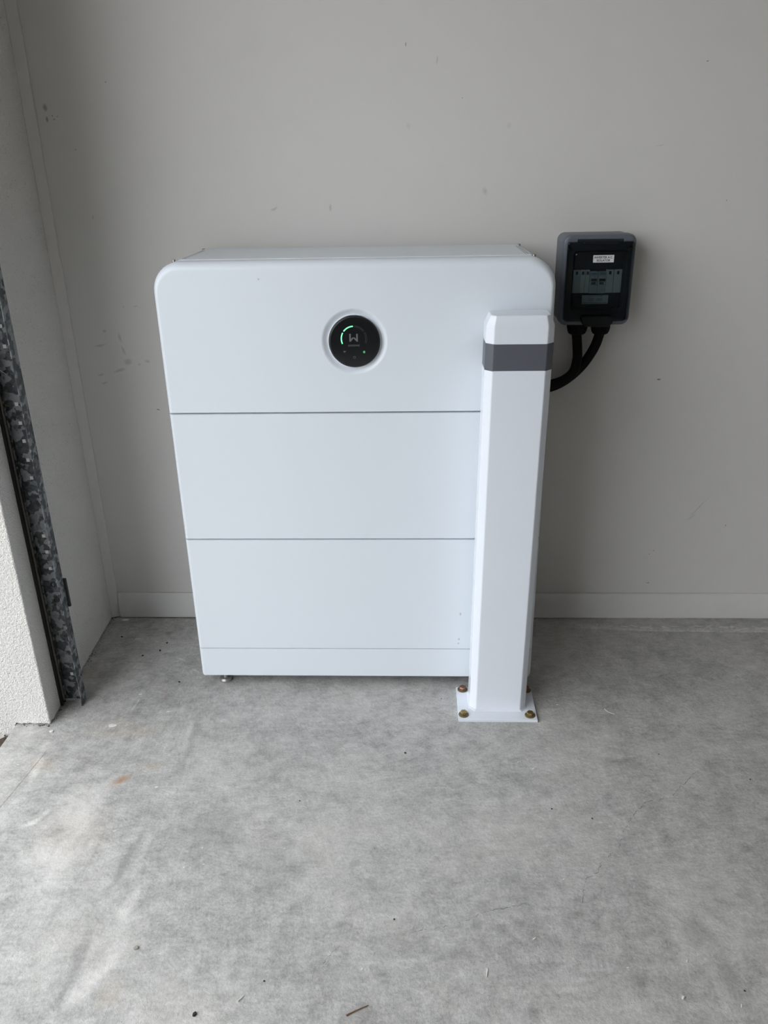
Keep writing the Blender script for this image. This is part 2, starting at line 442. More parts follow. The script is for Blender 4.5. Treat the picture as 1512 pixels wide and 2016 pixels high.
# render coat of the pier: outline swept up, ragged lower edge
bm = bmesh.new()
path = []
NI, NE = 60, 44
for i in range(NI+1):
    y = (YP+.003)*i/NI; path.append((xl(y), y))
for k in range(1, 6):
    a = math.radians(90*k/6); path.append((XL1-.003+.003*math.cos(a), YP+.003-.003*math.sin(a)))
for i in range(NE+1): path.append((XL1-.003-(.281)*i/NE, YP))
rows = [None, .012, .10, .5, 1.2, CZ]
V = []
for ri, z in enumerate(rows):
    row = []
    for j, (x, y) in enumerate(path):
        zz = z
        if ri == 0:
            zz = .004+.0035*mnoise.noise(Vector((x*90, y*90, 0)))+.002*mnoise.noise(Vector((x*260, y*260, 3)))
            if x < -.40: zz -= .06*min(1, (-.40-x)/.012)
        row.append(bm.verts.new((x, y, zz)))
    V.append(row)
inner = [(XL0-.006, 0)]
for A, B in zip(V[:-1], V[1:]):
    for j in range(len(path)-1): bm.faces.new((A[j], A[j+1], B[j+1], B[j]))
co = finish(bm, 'render_coat', M['render'], wl)
sd = co.modifiers.new('thick', 'SOLIDIFY'); sd.thickness = .0055; sd.offset = -1
boxo('render_coat', -.60, XL1, RY, DOORY, -.1, CZ, M['render'], wl)
boxo('render_coat', -.60, XL1, DOORY, YP, DOORZ, CZ, M['render'], wl)

# floor slab, ridge of set concrete along the back wall
# the visible part is a fine grid that carries the stain masks, the rest of the slab is plain
FX0, FX1, FY0, FY1, FS = -.396, 1.60, -1.30, 0.0, .003
nx, ny = int(round((FX1-FX0)/FS)), int(round((FY1-FY0)/FS))
gx, gy = np.meshgrid(np.linspace(FX0, FX1, nx+1), np.linspace(FY0, FY1, ny+1))
gx = gx.ravel(); gy = gy.ravel()
def vnoise(x, y, sc, seed, octv=3):
    """value noise in -1..1"""
    tot = np.zeros_like(x); amp = 1.0; norm = 0
    for k in range(octv):
        rs = np.random.RandomState(seed+k*17); T = rs.uniform(-1, 1, (128, 128))
        u, v = x*sc*2**k+31.7, y*sc*2**k+57.3
        i, j = np.floor(u).astype(int), np.floor(v).astype(int); fu, fv = u-i, v-j
        fu = fu*fu*(3-2*fu); fv = fv*fv*(3-2*fv); g_ = lambda a, b: T[a % 128, b % 128]
        tot += amp*((g_(i, j)*(1-fu)+g_(i+1, j)*fu)*(1-fv)+(g_(i, j+1)*(1-fu)+g_(i+1, j+1)*fu)*fv)
        norm += amp; amp *= .55
    return tot/norm
def warp(sc, amp, seed): return gx+amp*vnoise(gx, gy, sc, seed), gy+amp*vnoise(gx, gy, sc, seed+5)
W0 = (gx, gy); WF, WM, WB = warp(90, .004, 1), warp(30, .010, 40), warp(9, .028, 80)
def el(wp, cx, cy, ru, rv, ang, soft):
    dx, dy = wp[0]-cx, wp[1]-cy; ca, sa = math.cos(ang), math.sin(ang)
    d = np.sqrt(((dx*ca+dy*sa)/ru)**2+((-dx*sa+dy*ca)/rv)**2)
    k = np.clip((1-d)/soft, 0, 1); return k*k*(3-2*k)
def fspot(wp, u, v, ru, rv, ang=0, soft=.75):
    c = onfloor(u, v); return el(wp, c.x, c.y, ru, rv, math.radians(ang), soft)
def fline(wp, p, q, wid, soft=.75):
    a, b = onfloor(*p), onfloor(*q); c = (a+b)/2; d = b-a
    return el(wp, c.x, c.y, d.length*.56, wid, math.atan2(d.y, d.x), soft)
mx = lambda lst: np.maximum.reduce(lst)
pale = mx([fline(WM, (250, 1850), (110, 2000), .022), fline(WM, (275, 1730), (225, 1840), .014),
           fline(WM, (300, 1640), (250, 1740), .010), fline(WM, (110, 1590), (20, 1640), .008),
           .7*fline(WB, (372, 1395), (345, 1530), .008), .8*fline(WB, (210, 1500), (30, 1820), .085),
           fline(WM, (105, 1440), (50, 1560), .014),
           fspot(WM, 190, 1660, .032, .022), 1.3*fline(W0, (255, 1405), (278, 1372), .0036), 1.3*fline(W0, (258, 1318), (275, 1306), .0036),
           1.3*fline(W0, (345, 1293), (370, 1303), .0036), 1.3*fline(W0, (375, 1315), (394, 1325), .0036),
           fline(WF, (800, 1357), (838, 1357), .003)])
dark = mx([.38*fline(WM, (300, 1610), (190, 1790), .012), .38*fline(WM, (190, 1790), (110, 1990), .014),
           .25*fline(WB, (385, 1400), (335, 1560), .016), .25*fline(WM, (560, 1970), (450, 1968), .004),
           .4*fspot(WM, 130, 1475, .016, .013), .34*fspot(WM, 82, 1514, .010, .006), .34*fspot(WM, 50, 1541, .010, .006),
           .3*fspot(WM, 180, 1602, .008, .006), .5*fspot(WF, 434, 1489, .005, .0035), .22*fline(WM, (1050, 1556), (1110, 1561), .014),
           .2*fline(WB, (1130, 1490), (1300, 1498), .012), .25*fline(WB, (1420, 1850), (1480, 1990), .020), .28*fspot(WB, 1380, 1830, .034, .03),
           .6*fline(WF, (318, 1290), (330, 1284), .0045), .5*fline(WF, (238, 1303), (325, 1305), .0025), .4*fspot(WM, 312, 1240, .014, .010),
           .5*fspot(WF, 333, 1246, .014, .012), .22*fspot(WB, 430, 1640, .10, .10),
           .16*fspot(WB, 540, 1700, .10, .06)]
          +[.30*fspot(WF, u, v, r, r) for u, v, r in
            ((943, 1688, .009), (1025, 1818, .013), (1108, 1750, .017), (1005, 1770, .008), (1037, 1770, .007), (558, 1918, .012), (507, 1750, .010),
             (700, 1700, .013), (737, 1670, .008), (735, 1905, .010), (1195, 1570, .012), (460, 1925, .014), (940, 1820, .015), (990, 1830, .017),
             (1050, 1990, .014), (835, 1760, .008), (872, 1885, .009), (1090, 1850, .02), (1140, 1800, .016), (670, 1820, .012), (1260, 1930, .014), (860, 1690, .008))])
rust = mx([.95*fline(WM, (203, 1550), (272, 1517), .012, .9), .4*fline(WF, (318, 1372), (333, 1353), .006), .35*fspot(WF, 134, 1449, .012, .004)])
ochre = mx([fspot(WM, 300, 1507, .026, .017, 20, .95), .8*fspot(WM, 80, 1505, .035, .05, 60, .95), .8*fline(WM, (200, 1300), (165, 1345), .03),
            .6*fspot(WM, 215, 1960, .03, .03), .5*fspot(WB, 240, 1440, .12, .05), .4*fspot(WB, 150, 1640, .10, .10)])
me = bpy.data.meshes.new('floor')
ng = (nx+1)*(ny+1)
ex = [(FX1, RY-.15), (RX+.15, RY-.15), (RX+.15, .15), (FX1, .15), (FX0, RY-.15), (FX1, FY0), (FX0, FY0), (FX0, 0), (FX1, 0), (FX0, .15)]
top = np.array([(x, y, 0) for x, y in ex]); low = top[[4, 1, 2, 9]]+np.array((0, 0, -.12))
co = np.concatenate([np.stack([gx, gy, np.zeros(ng)], 1), top, low])
idx = np.arange(ng).reshape(ny+1, nx+1)
q = np.stack([idx[:-1, :-1], idx[:-1, 1:], idx[1:, 1:], idx[1:, :-1]], -1).reshape(-1, 4)
t0 = ng; L0 = ng+len(ex)
extra = np.array([(t0, t0+1, t0+2, t0+3), (t0+4, t0, t0+5, t0+6), (t0+7, t0+8, t0+3, t0+9),
                  (L0, t0+4, t0+9, L0+3), (L0+3, L0+2, L0+1, L0), (L0, L0+1, t0+1, t0+4), (L0+1, L0+2, t0+2, t0+1), (L0+2, L0+3, t0+9, t0+2)])
q = np.concatenate([q, extra])
me.vertices.add(len(co)); me.vertices.foreach_set('co', co.astype(np.float32).ravel())
me.loops.add(q.size); me.loops.foreach_set('vertex_index', q.astype(np.int32).ravel())
me.polygons.add(len(q)); me.polygons.foreach_set('loop_start', np.arange(0, q.size, 4, dtype=np.int32))
me.update(calc_edges=True); me.validate()
ca = me.color_attributes.new('stains', 'FLOAT_COLOR', 'POINT')
arr = np.zeros((len(co), 4), np.float32); arr[:ng] = np.stack([pale, dark, rust, ochre], 1); ca.data.foreach_set('color', arr.ravel())
fl = link('floor', me, M['floor'], kind='structure')
# hair cracks and the saw-cut line by the door threshold: narrow dark fissures
def fissure(name, pts, w0, jag, seed, mat, gaps=.2):
    random.seed(seed); P3 = [onfloor(*p) for p in pts]; bm = bmesh.new(); prev = None
    for a, b in zip(P3[:-1], P3[1:]):
        n_ = max(2, int((b-a).length/.0035)); d = (b-a).normalized(); nn = Vector((-d.y, d.x, 0))
        for k in range(n_):
            c = a.lerp(b, k/n_)+nn*random.gauss(0, jag); wd = w0*random.uniform(.35, 1.2)
            row = [bm.verts.new((c.x+nn.x*s_*wd, c.y+nn.y*s_*wd, .00012)) for s_ in (-.5, .5)]
            if prev and random.random() > gaps: bm.faces.new((prev[0], row[0], row[1], prev[1]))
            prev = row
    bmesh.ops.delete(bm, geom=[v for v in bm.verts if not v.link_faces], context='VERTS')
    return finish(bm, name, mat, fl)
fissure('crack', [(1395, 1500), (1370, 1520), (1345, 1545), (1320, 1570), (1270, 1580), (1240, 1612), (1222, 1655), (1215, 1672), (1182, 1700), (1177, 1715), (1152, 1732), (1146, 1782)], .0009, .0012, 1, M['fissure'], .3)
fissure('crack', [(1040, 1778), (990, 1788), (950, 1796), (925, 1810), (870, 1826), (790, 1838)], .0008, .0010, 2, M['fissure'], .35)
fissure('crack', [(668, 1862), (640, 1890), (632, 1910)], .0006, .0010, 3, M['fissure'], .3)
fissure('saw_cut', [(92, 1478), (50, 1530), (0, 1590), (-60, 1664)], .0014, .0002, 4, M['cut'], .02)
bm = bmesh.new()
prev = None
N = 150
edge_pts = []
for i in range(N+1):
    x = .80+1.5*i/N
    s = min(1, i/30)
    yb_ = -.050-.024*min(1, max(0, (x-.86)/.30))-.012*max(0, x-1.1)+.004*mnoise.noise(Vector((x*14, 0, 1)))+.0015*mnoise.noise(Vector((x*60, 2, 1)))
    h = (.0012+.0035*min(1, max(0, (x-.82)/.3)))*(1+.25*mnoise.noise(Vector((x*25, 5, 0))))
    sec = [(0.0, h*.6), (yb_*.55, h*.75), (yb_+.014, h), (yb_+.006, h*.93), (yb_, h*.35), (yb_-.004, -.001)]
    row = [bm.verts.new((x, y, z)) for y, z in sec]
    edge_pts.append((x, yb_+.010, h))
    if prev:
        for a in range(len(sec)-1): bm.faces.new((prev[a], row[a], row[a+1], prev[a+1]))
    prev = row
rd = finish(bm, 'concrete_ridge', M['floor'], fl, smooth=60)
ra = rd.data.color_attributes.new('stains', 'FLOAT_COLOR', 'POINT')
ra.data.foreach_set('color', np.tile(np.array((.25, .06, 0, 0), np.float32), len(rd.data.vertices)))
# pale scraped crust on the crest of the ridge
bm = bmesh.new()
random.seed(3)
for k in range(150):
    x, y, h = edge_pts[min(N, int(random.betavariate(1.6, 1)*N))]
    if x < .93: continue
    y += random.gauss(.004, .0035); L = random.uniform(.003, .011)*(1 if x < 1.25 else 1.3); wd = random.uniform(.0012, .003)
    a = random.gauss(-.1, .3); ca, sa = math.cos(a), math.sin(a)
    pts = []
    for q in range(7):
        t = 2*math.pi*q/7; r = random.uniform(.7, 1.2)
        px, py = L*r*math.cos(t), wd*r*math.sin(t); pts.append((x+px*ca-py*sa, y+px*sa+py*ca))
    prism(bm, pts, 2, h-.002, h+random.uniform(.0003, .0014))
cr = finish(bm, 'mortar_scrapings', M['mortar'], fl); cr['kind'] = 'stuff'

# skirting board and corner trim
bm = bmesh.new()
prism(bm, [(0, .003), (-.0135, .003), (-.0135, .043), (-.0085, .0745), (-.006, .0765), (0, .0765)], 0, -.3135, RX)
finish(bm, 'baseboard_back', M['skirting'], kind='structure', bevel=.0012)
bm = bmesh.new()
prism(bm, [(XL0+.0005, -.0005), (XL0+.0008, -.016), (XL0+.0015, -.0165), (-.3165, -.009), (-.3148, -.0075), (-.3148, -.0005)], 2, .003, CZ)
finish(bm, 'trim_1', M['wall_plain'], kind='structure', bevel=.001)

# ground outside the open door
bm = bmesh.new()
G = [[bm.verts.new((-.396-1.0*i/40, -.35-1.6*j/60, -.034+.014*mnoise.noise(Vector((i*.8, j*.8, 0)))+.008*mnoise.noise(Vector((i*2.3, j*2.3, 4))))) for j in range(61)] for i in range(41)]
for i in range(40):
    for j in range(60): bm.faces.new((G[i][j], G[i+1][j], G[i+1][j+1], G[i][j+1]))
g = finish(bm, 'ground_soil', M['soil'], kind='structure', smooth=80)
bm = bmesh.new(); box(bm, -30, -.4, -30, 30, -.2, -.055)
finish(bm, 'ground', M['gravel'], kind='structure')

# ------------------------------------------------------------------ door guide rail on the left wall
GY, GX0, GX1 = -.391, -.3195, -.268
g = root('door_guide', (-.294, GY, 0), 'galvanised steel door guide channel fixed upright to the rendered wall', 'door track')
TH = .0016; D = .028
bm = bmesh.new()
prism(bm, [(GX0, GY-D), (GX0+TH, GY-D), (GX0+TH, GY-TH), (GX1-TH, GY-TH), (GX1-TH, GY-.004), (GX1-TH, GY-.004), (GX1-TH, GY), (GX0, GY)], 2, .004, DOORZ)
bmesh.ops.remove_doubles(bm, verts=bm.verts, dist=1e-6)
finish(bm, 'web', M['galv'], g)
bm = bmesh.new()
prism(bm, [(GX1-TH, GY), (GX1, GY), (GX1+.0004, GY-D), (GX1-TH+.0004, GY-D)], 2, .001, DOORZ)
finish(bm, 'flange', M['galv_out'], g)
bm = bmesh.new()
prism(bm, [(GX0+.0035, GY-.006), (GX0+.0075, GY-.006), (GX0+.0075, GY-.0115), (GX0+.0035, GY-.0115)], 2, .012, DOORZ)
finish(bm, 'inner_lip', M['galv'], g)
bm = bmesh.new()
prism(bm, [(xl(-.41)+.0005, GY-.030), (xl(-.41)+.006, GY-.030), (xl(-.41)+.006, GY-.0225), (GX0+.002, GY-.0225), (GX0+.002, GY-.016), (GX0+.006, GY-.016), (GX0+.006, GY-.012), (GX0+.0017, GY-.012), (GX0+.0017, GY-.0282), (xl(-.41)+.0005, GY-.0282)], 2, .004, DOORZ)
finish(bm, 'rubber_seal', M['rubber'], g)
bm = bmesh.new(); random.seed(5)
zz = .012; pa = None
while zz < DOORZ:
    dx = random.uniform(-.0006, .0006)
    r = [bm.verts.new(p) for p in ((GX0+.006+dx, GY-.0225, zz), (GX0+.0085+dx, GY-.0205, zz), (GX0+.0075+dx, GY-.0165, zz), (GX0+.003, GY-.0185, zz))]
    if pa:
        for i in range(4): bm.faces.new((pa[i], pa[(i+1) % 4], r[(i+1) % 4], r[i]))
    else: bm.faces.new(r)
    pa = r; zz += .012
bm.faces.new(pa)
finish(bm, 'seal_lip', M['brush'], g)
lit_slot = bmesh.new(); box(lit_slot, -.0033, .0033, -.0014, 0, -.0036, .0036)  # pale raised squares in place of daylight showing through the channel slots
me = bpy.data.meshes.new('lit_slot'); bmesh.ops.recalc_face_normals(lit_slot, faces=lit_slot.faces); lit_slot.to_mesh(me); lit_slot.free(); me.materials.append(M['zinc'])
for z in (.732, .692, .653, .611, .571, .435, .396, .355, .075, .85, .89, .93, 1.05, 1.09):
    o = bpy.data.objects.new('lit_slot', me); COL.objects.link(o); o.parent = g
    o.location = Vector((-.2905, GY-TH, z))-ROOTS[g.name]
for z in (.314, .275):
    bm = bmesh.new()
    lathe(bm, (-.291, GY-TH, z), (0, -1, 0), [(.0068, 0), (.0068, .0015), (.0058, .0022), (.0046, .0022), (.0046, .001), (0, .001)], 24)
    bo = finish(bm, 'bolt_head', M['dark_steel'], g, smooth=40)
    bm = bmesh.new(); box(bm, -.2920, -.2900, GY-TH-.0026, GY-TH-.001, z-.0042, z+.0042)
    finish(bm, 'slot_bar', M['galv_out'], bo)
bm = bmesh.new(); box(bm, GX0+.002, -.2625, GY+.0002, GY+.006, .256, .327)
finish(bm, 'fixing_bracket', M['dark_steel'], g, bevel=.001)
# two straws caught in the channel
for nm, p, q, lab, col in (('dry_straw', (-8, 723), (12, 737), 'pale straw caught in the door guide channel above the other straw', 'zinc'),
                           ('dry_straw', (-8, 787), (17, 800), 'brown straw caught in the door guide channel below the other straw', 'straw')):
    a, b = hit(*p, 1, GY-.012), hit(*q, 1, GY-.003)
    mid = (a+b)/2+Vector((0, -.002, .001)); bm = bmesh.new(); tube(bm, spline([a, mid, b], 5), .0007, 6)
    tag(finish(bm, nm, M[col], smooth=60), lab, 'straw')

# ------------------------------------------------------------------ battery cabinet
W, YF, YS, YB = .80, -.3343, -.2905, -.055
ZB, S3, S2, S1, ZT = .0294, .109, .3977, .6914, .9982
cab = root('battery_cabinet', (.40, -.19, 0), 'tall white stacked battery storage cabinet with round black display', 'battery unit')
GAP = .0011
DC = (.4005, .8402)
dish = [(.0680, 0), (.0660, .0002), (.0640, .0009), (.0618, .0021), (.0595, .0037), (.0571, .0054), (.0550, .0066), (.0534, .0072)]
fr = .010
shell('inverter_cover', 0, W, S1+GAP, ZT, YF, YS-.0005, (.0003, .0003, .056, .056), (fr, fr, .0012, .016), .018, M['cab'], cab, hole=(DC[0], DC[1], dish), seg=10)
shell('battery_cover', 0, W, S2+GAP, S1-GAP, YF, YS-.0005, (.0003,)*4, (fr, fr, .0012, .0012), .018, M['cab'], cab)
shell('battery_cover', 0, W, S3+.0004, S2-GAP, YF, YS-.0005, (.0003,)*4, (fr, fr, .0008, .0012), .018, M['cab'], cab)
shell('plinth_cover', 0, W, ZB, S3-.0004, YF, YS-.0005, (.008, .008, .0003, .0003), (fr, fr, .003, .0008), .018, M['cab'], cab)
# dark core visible only in the joints
boxo('inner_frame', .008, W-.008, YF+.012, YB-.004, ZB+.008, ZT-.060, M['seam'], cab)
# bodies behind the covers
shell('inverter_body', .001, W-.001, S1+GAP, ZT-.001, YS+.0012, YB, (.0003, .0003, .056, .056), (.0006,)*4, .0006, M['cab'], cab, seg=2)
for (a, b) in ((S2+GAP, S1-GAP), (S3+.0004, S2-GAP), (ZB, S3-.0004)):
    shell('battery_body' if b > S3 else 'plinth_body', .0025, W-.0025, a, b, YS+.0012, YB, (.0003,)*4, (.0006,)*4, .0006, M['cab'], cab, seg=2)
# raised lid on the inverter, corner screws, small vent perforations, latch
boxo('top_panel', .046, W-.046, YS+.004, YB+.002, ZT-.004, ZT+.0008, M['cab'], cab, bevel=.0006)
for x, y in ((.036, YS+.008), (W-.040, YS+.008), (.040, YB+.006), (W-.042, YB+.006)):
    bm = bmesh.new(); lathe(bm, (x, y, ZT-.006), (0, 0, 1), [(.0035, 0), (.0035, .0055), (.0025, .0072), (0, .0074)], 14)
    finish(bm, 'screw', M['foot'], cab, smooth=40)
bm = bmesh.new()
for i in range(34):
    for k in range(2):
        y = YS+.022+.0052*i; x = .0500+.0045*k
        lathe(bm, (x, y, ZT+.0005), (0, 0, 1), [(.0012, 0), (.0012, .0005)], 6)
        lathe(bm, (W-x, y, ZT+.0005), (0, 0, 1), [(.0012, 0), (.0012, .0005)], 6)
vp = finish(bm, 'vent_perforations', M['vent'], cab); vp['kind'] = 'stuff'
boxo('lid_catch', .186, .199, YS-.0016, YS+.006, ZT-.003, ZT+.0006, M['cab'], cab, bevel=.0004)
for x, y in ((.052, -.305), (W-.052, -.305), (.052, -.085), (W-.052, -.085)):
    bm = bmesh.new(); lathe(bm, (x, y, 0), (0, 0, 1), [(.0165, 0), (.0165, .004), (.013, .008), (.006, .009), (.006, ZB+.002)], 28)
    finish(bm, 'levelling_foot', M['foot'], cab, smooth=35)
# round display
YD = YF-.0035
disp = None
bm = bmesh.new(); lathe(bm, (DC[0], YF+.0072, DC[1]), (0, -1, 0), [(.0526, 0), (.0522, .0085), (.0514, .0098), (.0500, .0105), (.0490, .0102)], 72)
disp = finish(bm, 'display', M['ring_black'], cab, smooth=50)
bm = bmesh.new()
lathe(bm, (DC[0], YF+.0072, DC[1]), (0, -1, 0), [(.0530, 0), (.0530, .0060), (.0526, .0064), (.0524, .0060), (.0524, 0)], 72)
finish(bm, 'bezel', M['bezel'], disp, smooth=40)
bm = bmesh.new(); lathe(bm, (DC[0], YF-.0030, DC[1]), (0, -1, 0), [(.0492, 0), (.0492, .0006), (.0484, .0009), (0, .0009)], 72)
finish(bm, 'glass', M['glass'], disp, smooth=50)
YG = YF-.0039
def P(u, v): h_ = hit(u, v, 1, YG); return (h_.x, h_.z)
# charge arc: centre and radius from the photograph
AC = (DC[0]-.0012, DC[1]+.0064); AR = .0250
for a0, a1 in ((92, 143), (151, 203)):
    bm = bmesh.new(); arc_band(bm, AC, AR, .0024, a0, a1, YG-.0004, .0004)
    finish(bm, 'charge_arc', M['led'], disp)
for a0, a1 in ((36, 86), (-22, 29)):
    bm = bmesh.new(); arc_band(bm, AC, AR+.0011, .0003, a0, a1, YG-.0002, .0002); arc_band(bm, AC, AR-.0011, .0002, a0, a1, YG-.0002, .0002)
    finish(bm, 'unlit_arc', M['ink_dim'], disp)
# W emblem
bm = bmesh.new(); cx, cz = AC[0]-.0002, AC[1]+.0022
def stroke(bm, a, b, wd, y=YG-.0003, th=.0003):
    a = Vector((a[0], 0, a[1])); b = Vector((b[0], 0, b[1])); d = (b-a).normalized(); n_ = Vector((-d.z, 0, d.x))*wd/2
    pts = [a+n_, b+n_, b-n_, a-n_]; prism(bm, [(p.x, p.z) for p in pts], 1, y, y+th)
hw, hh = .0070, .0078
stroke(bm, (cx-hw, cz+hh), (cx-hw, cz-hh), .0033); stroke(bm, (cx+hw, cz+hh), (cx+hw, cz-hh), .0033)
stroke(bm, (cx-hw+.0004, cz-hh+.0014), (cx-.0006, cz+.0004), .0029, YG-.00042); stroke(bm, (cx+hw-.0004, cz-hh+.0014), (cx+.0006, cz+.0004), .0029, YG-.00048)
finish(bm, 'emblem', M['ink'], disp)
text('brand_lettering', 'GOODWE', .0052, (cx, YG-.0001, DC[1]-.0072), M['ink'], disp, sx=.98, bold=.00004)
# icons
bm = bmesh.new(); ic = P(678.5, 692.5)
for dx in (-.0018, 0, .0018): stroke(bm, (ic[0]+dx, ic[1]+.0016), (ic[0]+dx, ic[1]-(.0020 if dx == 0 else .0008)), .0008)
finish(bm, 'signal_icon', M['led_red'], disp)
bm = bmesh.new(); ic = P(717, 693); lathe(bm, (ic[0], YG, ic[1]), (0, -1, 0), [(.0027, 0), (.0027, .0002)], 24)
bi = finish(bm, 'charge_icon', M['led_green'], disp)
bm = bmesh.new(); stroke(bm, (ic[0]+.0006, ic[1]+.0016), (ic[0]-.0007, ic[1]-.0001), .0008, YG-.0006); stroke(bm, (ic[0]-.0006, ic[1]+.0001), (ic[0]+.0004, ic[1]-.0017), .0010, YG-.0006)
finish(bm, 'charge_bolt', M['led_white'], disp)
bm = bmesh.new(); ic = P(698, 703.5); arc_band(bm, ic, .0024, .0006, 115, 425, YG-.0002, .0002); stroke(bm, (ic[0], ic[1]+.0028), (ic[0], ic[1]+.0004), .0006)
finish(bm, 'power_icon', M['ink'], disp)

# ------------------------------------------------------------------ bollard
BX, BY = .7095, -.404
bol = root('bollard', (BX, BY, 0), 'white square steel bollard with grey band, bolted to the concrete before the cabinet', 'bollard')
PT = .0065
boxo('base_plate', .6198, .7992, -.4665, -.3415, 0, PT, M['post'], bol, bevel=.0008)
PX, PY, HA, HB, CH = .7118, -.393, .0646, .040, .0138
LEAN = .0120
def octo(ins, z, ch=CH, grow=0):
    a, b = HA-ins+grow, HB-ins+grow; c = ch
    x = PX+LEAN*z
    return [(x-a, PY-b+c, z), (x-a+c, PY-b, z), (x+a-c, PY-b, z), (x+a, PY-b+c, z), (x+a, PY+b-c, z), (x+a-c, PY+b, z), (x-a+c, PY+b, z), (x-a, PY+b-c, z)]
def loft(bm, rings):
    V = [[bm.verts.new(p) for p in r] for r in rings]; n = len(V[0])
    for A, B in zip(V[:-1], V[1:]):
        for i in range(n): bm.faces.new((A[i], A[(i+1) % n], B[(i+1) % n], B[i]))
    bm.faces.new(V[0]); bm.faces.new(V[-1])
bm = bmesh.new(); loft(bm, [octo(0, PT-.0005), octo(0, .8845), octo(.0080, .9040, CH*.66)])
finish(bm, 'post', M['post'], bol, bevel=.0022)
bm = bmesh.new(); loft(bm, [octo(0, PT-.0005, grow=.0035), octo(0, PT+.0025, grow=.001)])
finish(bm, 'weld', M['post'], bol, bevel=.0008)
bm = bmesh.new()
for rings in ([octo(0, .7995, grow=.0005), octo(0, .8525, grow=.0005)],): loft(bm, rings)
finish(bm, 'reflective_band', M['band'], bol, bevel=.0020)
for i, (x, y, mt) in enumerate(((.6325, -.4480, 'yzinc'), (.7835, -.4490, 'yzinc'), (.6350, -.3530, 'yzinc2'), (.7868, -.3530, 'yzinc2'))):
    bm = bmesh.new(); lathe(bm, (x, y, PT), (0, 0, 1), [(.0084, 0), (.0084, .0080), (.0074, .0092), (0, .0092)], 6)
    bmesh.ops.rotate(bm, verts=bm.verts, cent=(x, y, 0), matrix=Matrix.Rotation(.4+i*.7, 3, 'Z'))
    b = finish(bm, 'bolt', M[mt], bol)
    bm = bmesh.new(); lathe(bm, (x, y, PT), (0, 0, 1), [(.0118, 0), (.0118, .0014), (.0095, .0028), (.006, .0030)], 28)
    finish(bm, 'washer', M['washer'], b, smooth=35)

# ------------------------------------------------------------------ isolator enclosure on the back wall
X0, X1, Z0, Z1 = .8495, 1.0095, .8235, 1.0207
iso = root('isolator_box', (.93, 0, Z0), 'slate grey isolator box with smoked clear door on the wall', 'switch box')
shell('back_box', X0+.002, X1-.002, Z0+.002, Z1-.002, -.070, 0, (.016,)*4, (.001,)*4, .001, M['encl_base'], iso, seg=3)
# front cover: a frame with an opening
bm = bmesh.new()
o_ = lambda i, r: outline(X0+i, X1-i, Z0+i, Z1-i, (r,)*4, 8)
WX0, WX1, WZ0, WZ1 = .8740, .9850, .8620, .9860
inn = outline(WX0, WX1, WZ0, WZ1, (.004,)*4, 8)
sects = [[(x, -.067, z) for x, z in o_(0, .018)], [(x, -.088, z) for x, z in o_(0, .018)], [(x, -.094, z) for x, z in o_(.0022, .017)],
         [(x, -.0955, z) for x, z in o_(.0045, .015)], [(x, -.0985, z) for x, z in o_(.0060, .013)], [(x, -.1000, z) for x, z in o_(.0075, .011)],
         [(x, -.1000, z) for x, z in o_(.0100, .009)], [(x, -.090, z) for x, z in o_(.0104, .009)]]
V = [[bm.verts.new(p) for p in s] for s in sects]; n = len(V[0])
for A, B in zip(V[:-1], V[1:]):
    for i in range(n): bm.faces.new((A[i], A[(i+1) % n], B[(i+1) % n], B[i]))
finish(bm, 'front_cover', M['encl'], iso, smooth=28)
# corner covers with grooves at the top
for a, b in ((X0+.012, X0+.030), (X1-.030, X1-.012)):
    boxo('corner_cap', a, b, -.1003, -.0985, Z1-.0170, Z1-.0075, M['encl'], iso, bevel=.0006)
bm = bmesh.new()
sects = [[(x, -.0945, z) for x, z in o_(.0098, .009)], [(x, -.0945, z) for x, z in inn], [(x, -.080, z) for x, z in inn]]
V = [[bm.verts.new(p) for p in s] for s in sects]
for A, B in zip(V[:-1], V[1:]):
    for i in range(n): bm.faces.new((A[i], A[(i+1) % n], B[(i+1) % n], B[i]))
finish(bm, 'inner_frame', M['encl_in'], iso, smooth=28)
boxo('back_plate', WX0-.003, WX1+.003, -.081, -.076, WZ0-.003, WZ1+.003, M['encl_in'], iso)
# escutcheon: breaker and blanking plates
for a, b in ((.8770, .8930), (.8935, .9040), (.9045, .9138)):
    bl = boxo('blanking_plate', a, b, -.0885, -.081, .8945, .9450, M['blank'], iso, bevel=.0006)
    boxo('slot', (a+b)/2-.0026, (a+b)/2+.0026, -.0889, -.0880, .9345, .9415, M['brk_dark'], bl)
for a, b in ((.9505, .9668), (.9675, .9850)):
    bl = boxo('blanking_plate', a, b, -.0885, -.081, .8945, .9450, M['blank'], iso, bevel=.0006)
    boxo('slot', (a+b)/2-.0026, (a+b)/2+.0026, -.0889, -.0880, .9345, .9415, M['brk_dark'], bl)
for a, b in ((.9143, .9318), (.9322, .9500)):
    br = bpy.data.objects.new('tmp', None)
    bm = bmesh.new()
    prism(bm, [(-.081, .8940), (-.0905, .8940), (-.0905, .9115), (-.0895, .9125), (-.0895, .9185), (-.0940, .9190), (-.0945, .9270), (-.0905, .9415), (-.081, .9415)], 0, a, b)
    bk = finish(bm, 'breaker_pole', M['brk'], iso, bevel=.0005)
    bm = bmesh.new(); prism(bm, [(-.0944, .9205), (-.0948, .9260), (-.0935, .9275), (-.0925, .9205)], 0, a+.002, b-.002)
    boxo('face_panel', a+.0012, b-.0012, -.0930, -.0900, .9290, .9400, M['brk_blue'], bk)
    finish(bm, 'toggle', M['brk_dark'], bk)
    boxo('toggle_gap', a+.004, b-.004, -.0899, -.0890, .9128, .9182, M['brk_dark'], bk)
    boxo('print_line', a+.003, b-.003, -.0934, -.0928, .9362, .9372, M['brk_dark'], bk)
    bpy.data.objects.remove(br)
